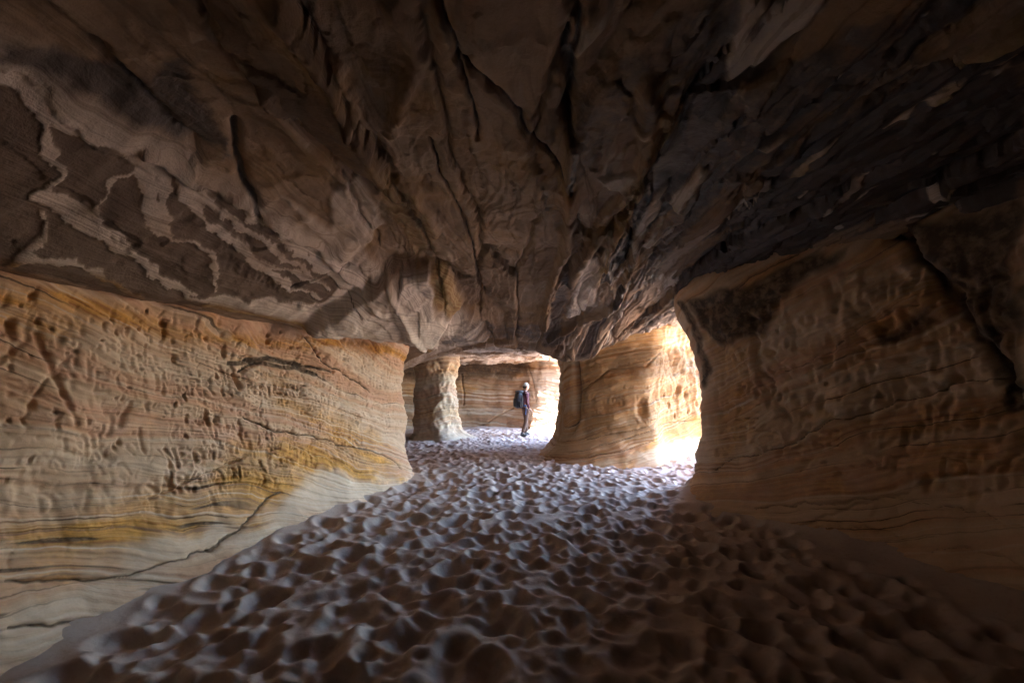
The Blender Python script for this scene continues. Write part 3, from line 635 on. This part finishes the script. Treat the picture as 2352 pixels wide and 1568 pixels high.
# folds: thin wavy leaves
fz_ = np.zeros(X.shape); CG.poly(fz_, cp([(700,0),(1020,0),(1030,200),(1000,420),(900,380),(800,250)]), 1, .25, .5)
H += fz_*.05*terrace(fbm(wx*1.1, wy*.5, 3, 130)+.25*fbm(X*1.3, Y*2.2, 2, 131), 9, .12)
CG.WA, CG.WB = CG.A, CG.B
cc = np.zeros(X.shape)
def con(x, y, x2, y2):
    a0, b0 = cpick(x, y); a1, b1 = cpick(x2, y2); return (a0, b0), (a1-a0, b1-b0)
for txt, x, y, x2, y2, ux, uy, wd, dp in (('JA', 508, 575, 540, 578, 508, 552, .007, .014), ('MERRYMAX', 520, 618, 640, 680, 528, 590, .008, .018), ('SAR', 415, 497, 450, 505, 418, 484, .006, .01), ('XAN', 530, 650, 580, 662, 532, 638, .006, .01),
                                  ('DIRK', 956, 420, 1000, 450, 962, 398, .008, .012), ('YC', 1130, 590, 1175, 600, 1135, 570, .008, .010), ('AL', 395, 610, 440, 630, 398, 590, .007, .012), ('F', 655, 640, 668, 645, 655, 622, .009, .014),
                                  ('KT', 250, 560, 290, 580, 252, 540, .007, .012), ('TODD', 800, 655, 840, 668, 802, 642, .006, .01), ('MICK', 590, 540, 650, 590, 600, 522, .006, .01)):
    o_, r_ = con(x, y, x2, y2); _, u_ = con(x, y, ux, uy)
    hl = math.hypot(*u_); rl = math.hypot(*r_)
    n = len(txt); k = rl/(n*hl*.9)
    carve(CG, cc, txt, o_, (r_[0]/rl*k, r_[1]/rl*k), (u_[0]/hl, u_[1]/hl), hl, wd, dp, rnd, gap=.9)
H += cc
pits(CG, H, rnd, 0, (0, 1), (0, 1))
zc = zb+H
strat = zc*.8+.25*h1+.10*wx*.6+.25*H+.10*anis*right+slope*.5*t_+mid*.35*v1
ZC = CG
# solid roof: the sheet's rim rises into a cliff with a flat top
P = np.stack([X, Y, zc], -1)
nx_, ny_ = X.shape
rimx = X > edge_x(Y)
EX = edge_x(Y); q_ = np.clip((X-EX)/(9-EX), 0, 1)      # beyond the lip the sheet turns up into the cliff face
P[..., 0] = np.where(rimx, EX+1.1*q_+.35*fbm(Y*.7, q_*5, 4, 141)*np.minimum(1, q_*4), X)
P[..., 2] = np.where(rimx, zbase(EX, Y)+7*q_**.8+H*(1-q_), zc)
b0, b1, b2, b3 = (xs[0], ys[0]), (xs[-1], ys[0]), (xs[-1], ys[-1]), (xs[0], ys[-1])
TOP = 10.5
ring = [i*ny_ for i in range(nx_)]+[(nx_-1)*ny_+j for j in range(1, ny_)]+[i*ny_+ny_-1 for i in range(nx_-2, -1, -1)]+[j for j in range(ny_-2, 0, -1)]
Pf = P.reshape(-1, 3); base_n = len(Pf)
upv = Pf[ring].copy(); upv[:, 2] = TOP
cen = upv.copy(); cen[:, :2] = (np.array([[-3, 8]])+(upv[:, :2]-np.array([[-3, 8]]))*.02)
ev = np.vstack([upv, cen]); nr = len(ring)
eq = [(ring[i], ring[(i+1) % nr], base_n+(i+1) % nr, base_n+i) for i in range(nr)]+[(base_n+i, base_n+(i+1) % nr, base_n+nr+(i+1) % nr, base_n+nr+i) for i in range(nr)]
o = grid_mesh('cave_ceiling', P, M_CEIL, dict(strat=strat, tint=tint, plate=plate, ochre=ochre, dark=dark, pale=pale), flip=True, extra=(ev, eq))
tag(o, kind='structure')

# ------------------------------------------------------------------ sand floor full of footprints
xs = []; x = -9.
while x < 6.0: xs.append(x); x += .0115 if -3.6 < x < 4.4 else .05
ys = []; y = -4.8
while y < 20: ys.append(y); y += .08 if y < 2.0 else max(.009, min(.032, .0034*y))
SG = Grid(xs, ys); X, Y = SG.A, SG.B
S = .035*fbm(X*.5, Y*.5, 3, 200)+.012*fbm(X*2, Y*2, 3, 201)
# drifts against the walls
def bump_edge(dist, h, wdt): return h*np.exp(-np.clip(dist, -1, 9)/wdt)
dl = X-(np.interp(Y, [-4, 2.3, 3.5, 4.6, 5.8, 6.7, 7.4, 8], [-2.8, -2.75, -2.6, -2.35, -2.05, -1.85, -1.75, -1.75])); dr = (np.interp(Y, [-4, 2.5, 3.6, 4.5, 5.4, 6], [3.45, 3.35, 3.1, 2.8, 2.45, 2.35]))-X
edge = np.where(Y < 8, np.minimum(dl, 9), 9); edge = np.where(Y < 6.2, np.minimum(edge, dr), edge)
trod = sstep(.0, .2, np.minimum(edge, 9)+.12*fbm(X*1.5, Y*1.5, 3, 202))
S += np.where(Y < 6.5, bump_edge(dr, .10, .35), 0)+np.where(Y < 7.8, bump_edge(dl, .06, .3), 0)
rs = random.Random(11); base_S = S.copy()
pts = []
for _ in range(7000):
    yy = 1.8+rs.random()**1.0*14.5; xx = rs.uniform(-3.2, 5.4)
    pts.append((xx, yy))
for xx, yy in pts:
    i = np.searchsorted(SG.a, xx); j = np.searchsorted(SG.b, yy)
    if i >= len(SG.a) or j >= len(SG.b) or rs.random() > trod[i, j]: continue
    L_ = rs.uniform(.075, .13)*rs.choice((1, 1, .8, .6, 1.4)); Wd = L_*rs.uniform(.62, .95); th = rs.gauss(1.2, .6)
    dp = rs.uniform(.045, .085)*L_/.13
    m = L_*2.4; W = SG.win(xx-m, xx+m, yy-m, yy+m)
    dx, dy = X[W]-xx, Y[W]-yy; c_, s_ = math.cos(th), math.sin(th)
    a_ = (dx*c_+dy*s_)/L_; b_ = (-dx*s_+dy*c_)/Wd
    b_ = b_*(1+.18*a_)
    r = np.sqrt(a_*a_+b_*b_)
    mean = base_S[W]*.6+S[i, j]*.4
    k = sstep(1.25, .55, r)
    sg = rs.choice((-1, 1)); skew = 1+.3*np.clip(a_*sg, -1, 1)
    pit = mean-dp*skew*(1-np.clip(r, 0, 1)**2.2)
    rim = np.exp(-((r-1.25)/.26)**2)*(.65+.35*np.clip(a_*sg, -1, 1))
    S[W] = S[W]*(1-k)+pit*k; S[W] = np.minimum(S[W]+dp*.34*rim, np.maximum(S[W], mean+dp*.42))
jn = int(np.searchsorted(SG.b, 6.5))
for q in range(6):
    S[1:-1] = .25*S[:-2]+.5*S[1:-1]+.25*S[2:]; T = S if q < 2 else S[:, :jn]; T[:, 1:-1] = .25*T[:, :-2]+.5*T[:, 1:-1]+.25*T[:, 2:]
S += .004*fbm(X*9, Y*9, 3, 203)*trod
# wind ripples near the left wall
rp = sstep(.1, .4, dl)*sstep(1.2, .7, dl)*(Y < 7.6); S += rp*.005*np.sin(38*(X*.5+Y)+4*fbm(X*1.3, Y*1.3, 3, 204))
S = np.where(Y > 7.9, S+.05*sstep(8, 10, Y)*0, S)
out = sstep(5.0, 5.9, X); S = S*(1-out)-.03*out
P = np.stack([X, Y, S], -1)
o = grid_mesh('sand_floor', P, M_SAND); tag(o, kind='structure')
def sand_z(x, y):
    return float(S[np.searchsorted(SG.a, x), np.searchsorted(SG.b, y)])
# the open country outside, falling away from the cave mouth
def spaced(lo, hi, c, n): 
    t = np.linspace(-1, 1, n); return c+np.sign(t)*(np.abs(t)**3)*(hi-lo)/2
tx, ty = spaced(-900, 900, 6, 160), spaced(-900, 900, 9, 160)
TX, TY = np.meshgrid(tx, ty, indexing='ij'); rr = np.hypot(TX-6, TY-9)
TZ = -.06-.8*np.exp(-(np.maximum(np.abs(TX+1.5)-5.5, 0)**2+np.maximum(np.abs(TY-8)-10, 0)**2)/1.5)+sstep(20, 300, rr)*(-2+6*fbm(TX*.006, TY*.006, 4, 300))+sstep(8, 30, rr)*.3*fbm(TX*.1, TY*.1, 3, 301)-.2*sstep(5, 12, rr)
def ground_material():
    m = bpy.data.materials.new('desert_ground'); m.use_nodes = True; t = m.node_tree; b = t.nodes['Principled BSDF']; b.inputs['Roughness'].default_value = .95
    P = t.nodes.new('ShaderNodeTexCoord').outputs['Object']
    t.links.new(mixc(t, noise(t, P, .3, 5), (.34, .21, .13), (.42, .28, .18)), b.inputs['Base Color']); return m
o = grid_mesh('ground', np.stack([TX, TY, TZ], -1), ground_material()); tag(o, kind='structure')

# ------------------------------------------------------------------ the hiker
def plain(name, c, rough=.8, nz=60, var=.25):
    m = bpy.data.materials.new(name); m.use_nodes = True; t = m.node_tree; b = t.nodes['Principled BSDF']; b.inputs['Roughness'].default_value = rough
    P_ = t.nodes.new('ShaderNodeTexCoord').outputs['Object']
    t.links.new(mixc(t, noise(t, P_, nz, 3), tuple(k*(1-var) for k in c), tuple(k*(1+var) for k in c)), b.inputs['Base Color']); return m
M_SKIN = plain('skin', (.42, .24, .16), .55, 40, .08); M_SHIRT = plain('maroon_cloth', (.09, .022, .035)); M_TROU = plain('brown_cloth', (.11, .06, .04)); M_BOOT = plain('dark_leather', (.03, .025, .025), .6)
M_PACK = plain('black_nylon', (.012, .014, .022), .5); M_CAP = plain('white_cloth', (.34, .32, .28)); M_BLUE = plain('blue_webbing', (.08, .2, .5), .5); M_HAIR = plain('dark_hair', (.03, .02, .015))
def skin(name, V, E, Rr, mat, parent, root=0, sub=2):
    me = bpy.data.meshes.new(name); me.from_pydata(V, E, []); me.materials.append(mat)
    o = link(bpy.data.objects.new(name, me), parent)
    md = o.modifiers.new('skin', 'SKIN'); md.use_smooth_shade = True
    for i, r in enumerate(Rr):
        me.skin_vertices[0].data[i].radius = r if isinstance(r, tuple) else (r, r)
    me.skin_vertices[0].data[root].use_root = True
    ss = o.modifiers.new('sub', 'SUBSURF'); ss.levels = ss.render_levels = sub
    return o
import bmesh
def blob(name, fn, mat, parent, seg=32, rings=20):
    """a closed shape from a sphere whose points are moved by fn"""
    bm = bmesh.new(); bmesh.ops.create_uvsphere(bm, u_segments=seg, v_segments=rings, radius=1)
    for v in bm.verts: v.co = Vector(fn(*v.co))
    for f in bm.faces: f.smooth = True
    me = bpy.data.meshes.new(name); bm.to_mesh(me); bm.free(); me.materials.append(mat)
    return link(bpy.data.objects.new(name, me), parent)
HX, HYY = .44, 14.3
hz = sand_z(HX, HYY)
man = link(bpy.data.objects.new('person', None)); man.location = (HX, HYY, hz); man.rotation_euler.z = D2R(22)
tag(man, 'hiker in maroon shirt, brown trousers and white cap standing in the lit far opening', 'person')
# local frame: +x is forward, +y the hiker's left, right side turned to the camera
def chain(V, E, Rr, pts, rad, start):
    prev = start
    for p, r in zip(pts, rad):
        V.append(p); Rr.append(r); E.append((prev, len(V)-1)); prev = len(V)-1
    return prev
def legs(sd): # sd -1 right, +1 left
    return ([(.01, -.10, .90), (-.02, -.11, .50), (-.14, -.12, .09)] if sd < 0 else [(.02, .10, .90), (.10, .12, .50), (.10, .14, .09)])
def arm(sd):
    return [(-.01, sd*.17, 1.42), (-.04, sd*.225, 1.34), (-.05, sd*.25, 1.13), (.06, sd*.235, .90)] if sd < 0 else [(-.01, .17, 1.42), (-.02, .225, 1.34), (-.02, .25, 1.12), (.15, .2, .95)]
V = [(0, 0, .95)]; E = []; Rr = [(.14, .10)]
t1 = chain(V, E, Rr, [(.0, 0, 1.10), (-.01, 0, 1.30), (-.01, 0, 1.43)], [(.125, .09), (.15, .10), (.12, .08)], 0)
chain(V, E, Rr, [(.01, 0, 1.50), (.02, 0, 1.56), (.03, 0, 1.64), (.03, 0, 1.70)], [.055, .06, .085, .06], t1)
for sd in (-1, 1):
    L0 = legs(sd); foot = (L0[2][0]+.13, L0[2][1], .04)
    chain(V, E, Rr, L0+[foot], [.085, .055, .04, .035], 0)
    A0 = arm(sd); h_ = A0[3]
    k = chain(V, E, Rr, A0, [.06, .05, .04, .028], t1)
    k = chain(V, E, Rr, [(h_[0]+.05, h_[1]+.005, h_[2]-.05)], [(.035, .018)], k)
    for q in range(4):
        b_ = Vector(h_)+Vector((.075+.006*q, (q-1.5)*.019, -.075+.004*q)); ln = (.030, .036, .034, .026)[q]
        chain(V, E, Rr, [tuple(b_), tuple(b_+Vector((ln*.7, 0, -ln))), tuple(b_+Vector((ln*.8, 0, -ln*2)))], [.009, .008, .006], k)
    chain(V, E, Rr, [(h_[0]+.06, h_[1]-sd*.04, h_[2]-.03), (h_[0]+.09, h_[1]-sd*.055, h_[2]-.05)], [.010, .008], k)
body = skin('body', V, E, Rr, M_SKIN, man)
def facef(x, y, z):
    X_, Y_, Z_ = x*.098, y*.078, z*.125
    if x > .5: X_ += .022*math.exp(-(y/.16)**2-((z+.12)/.2)**2); X_ -= .012*math.exp(-((abs(y)-.38)/.15)**2-((z-.08)/.12)**2); X_ += .006*math.exp(-(y/.3)**2-((z+.5)/.08)**2)-.004*math.exp(-(y/.3)**2-((z+.42)/.05)**2)
    if abs(y) > .85: Y_ += math.copysign(.018*math.exp(-((x+.02)/.2)**2-(z/.28)**2), y)
    if z < -.4 and x < 0: X_ *= .75
    return (.035+X_, Y_, 1.645+Z_)
blob('face', facef, M_SKIN, man, 48, 32)
V = [(0, 0, .90)]; E = []; Rr = [(.155, .118)]
t1 = chain(V, E, Rr, [(.0, 0, 1.08), (-.01, 0, 1.30), (-.01, 0, 1.43), (.0, 0, 1.49)], [(.145, .112), (.165, .12), (.13, .09), (.065, .06)], 0)-1
for sd in (-1, 1): chain(V, E, Rr, arm(sd)[:3]+[tuple(Vector(arm(sd)[3])*.93+Vector(arm(sd)[2])*.07)], [.075, .067, .056, .045], t1)
skin('shirt', V, E, Rr, M_SHIRT, man)
V = [(0, 0, .93)]; E = []; Rr = [(.155, .12)]
chain(V, E, Rr, [(0, 0, 1.0)], [(.15, .115)], 0)
for sd in (-1, 1):
    L0 = legs(sd); chain(V, E, Rr, [(L0[0][0], L0[0][1], .84), tuple((Vector(L0[0])+Vector(L0[1]))/2), L0[1], tuple((Vector(L0[1])+Vector(L0[2]))/2), (L0[2][0], L0[2][1], .13)], [.105, .09, .07, .068, .062], 0)
skin('trousers', V, E, Rr, M_TROU, man)
for sd in (-1, 1):
    fx, fy, _ = legs(sd)[2]
    def bf(x, y, z, fx=fx, fy=fy):
        if z > .2 and x < .2: return (fx-.02+x*.06, fy+y*.05, .05+z*.11)
        return (fx+.05+x*.145, fy+y*.05*(1.1 if x > 0 else .9), max(-.015, .045+z*.055))
    blob('boot', bf, M_BOOT, man)
def capf(x, y, z): return (.025+x*.106, y*.088, 1.685+max(z, -.12)*.105)
cap = blob('cap', capf, M_CAP, man)
blob('cap_brim', lambda x, y, z: (.12+x*.085, y*.075, 1.70+z*.007-.02*max(0, x)), M_CAP, cap)
blob('headlamp', lambda x, y, z: (.135+x*.02, y*.03, 1.735+z*.02), M_PACK, cap)
blob('hair', lambda x, y, z: (.0+x*.085, y*.086, 1.64+z*.07), M_HAIR, man)
def sq(v, p=.55): return math.copysign(abs(v)**p, v)
pack = link(bpy.data.objects.new('backpack', None)); pack.location = (HX, HYY, hz); pack.rotation_euler.z = D2R(22)
tag(pack, 'black rounded backpack worn by the hiker', 'backpack')
blob('pack_body', lambda x, y, z: (-.235+sq(x)*.115*(1.12-.18*z), sq(y)*.155, 1.21+sq(z, .7)*.29), M_PACK, pack)
blob('lid', lambda x, y, z: (-.215+sq(x)*.12, sq(y)*.14, 1.475+sq(z)*.055), M_PACK, pack)
blob('side_pocket', lambda x, y, z: (-.22+sq(x)*.07, -.16+sq(y)*.035, 1.06+sq(z)*.11), M_PACK, pack)
blob('front_pocket', lambda x, y, z: (-.365+sq(x)*.03, sq(y)*.11, 1.12+sq(z)*.15), M_PACK, pack)
for sd in (-1, 1):
    skin('shoulder_strap', [(-.13, sd*.11, 1.47), (-.02, sd*.115, 1.535), (.10, sd*.12, 1.46), (.125, sd*.13, 1.30), (.02, sd*.175, 1.10), (-.13, sd*.14, 1.02)], [(0,1),(1,2),(2,3),(3,4),(4,5)], [(.022, .009)]*6, M_PACK, pack, 0, 1)
skin('hip_belt', [(-.13, -.12, 1.02), (-.02, -.165, 1.01), (.10, -.12, 1.0), (.125, 0, 1.0), (.10, .12, 1.0), (-.02, .165, 1.01), (-.13, .12, 1.02)], [(i, i+1) for i in range(6)], [(.012, .022)]*7, M_BLUE, pack, 0, 1)
skin('hanging_strap', [(-.05, -.185, 1.05), (-.06, -.20, .90), (-.07, -.205, .72)], [(0, 1), (1, 2)], [(.012, .006)]*3, M_BLUE, pack, 0, 1)
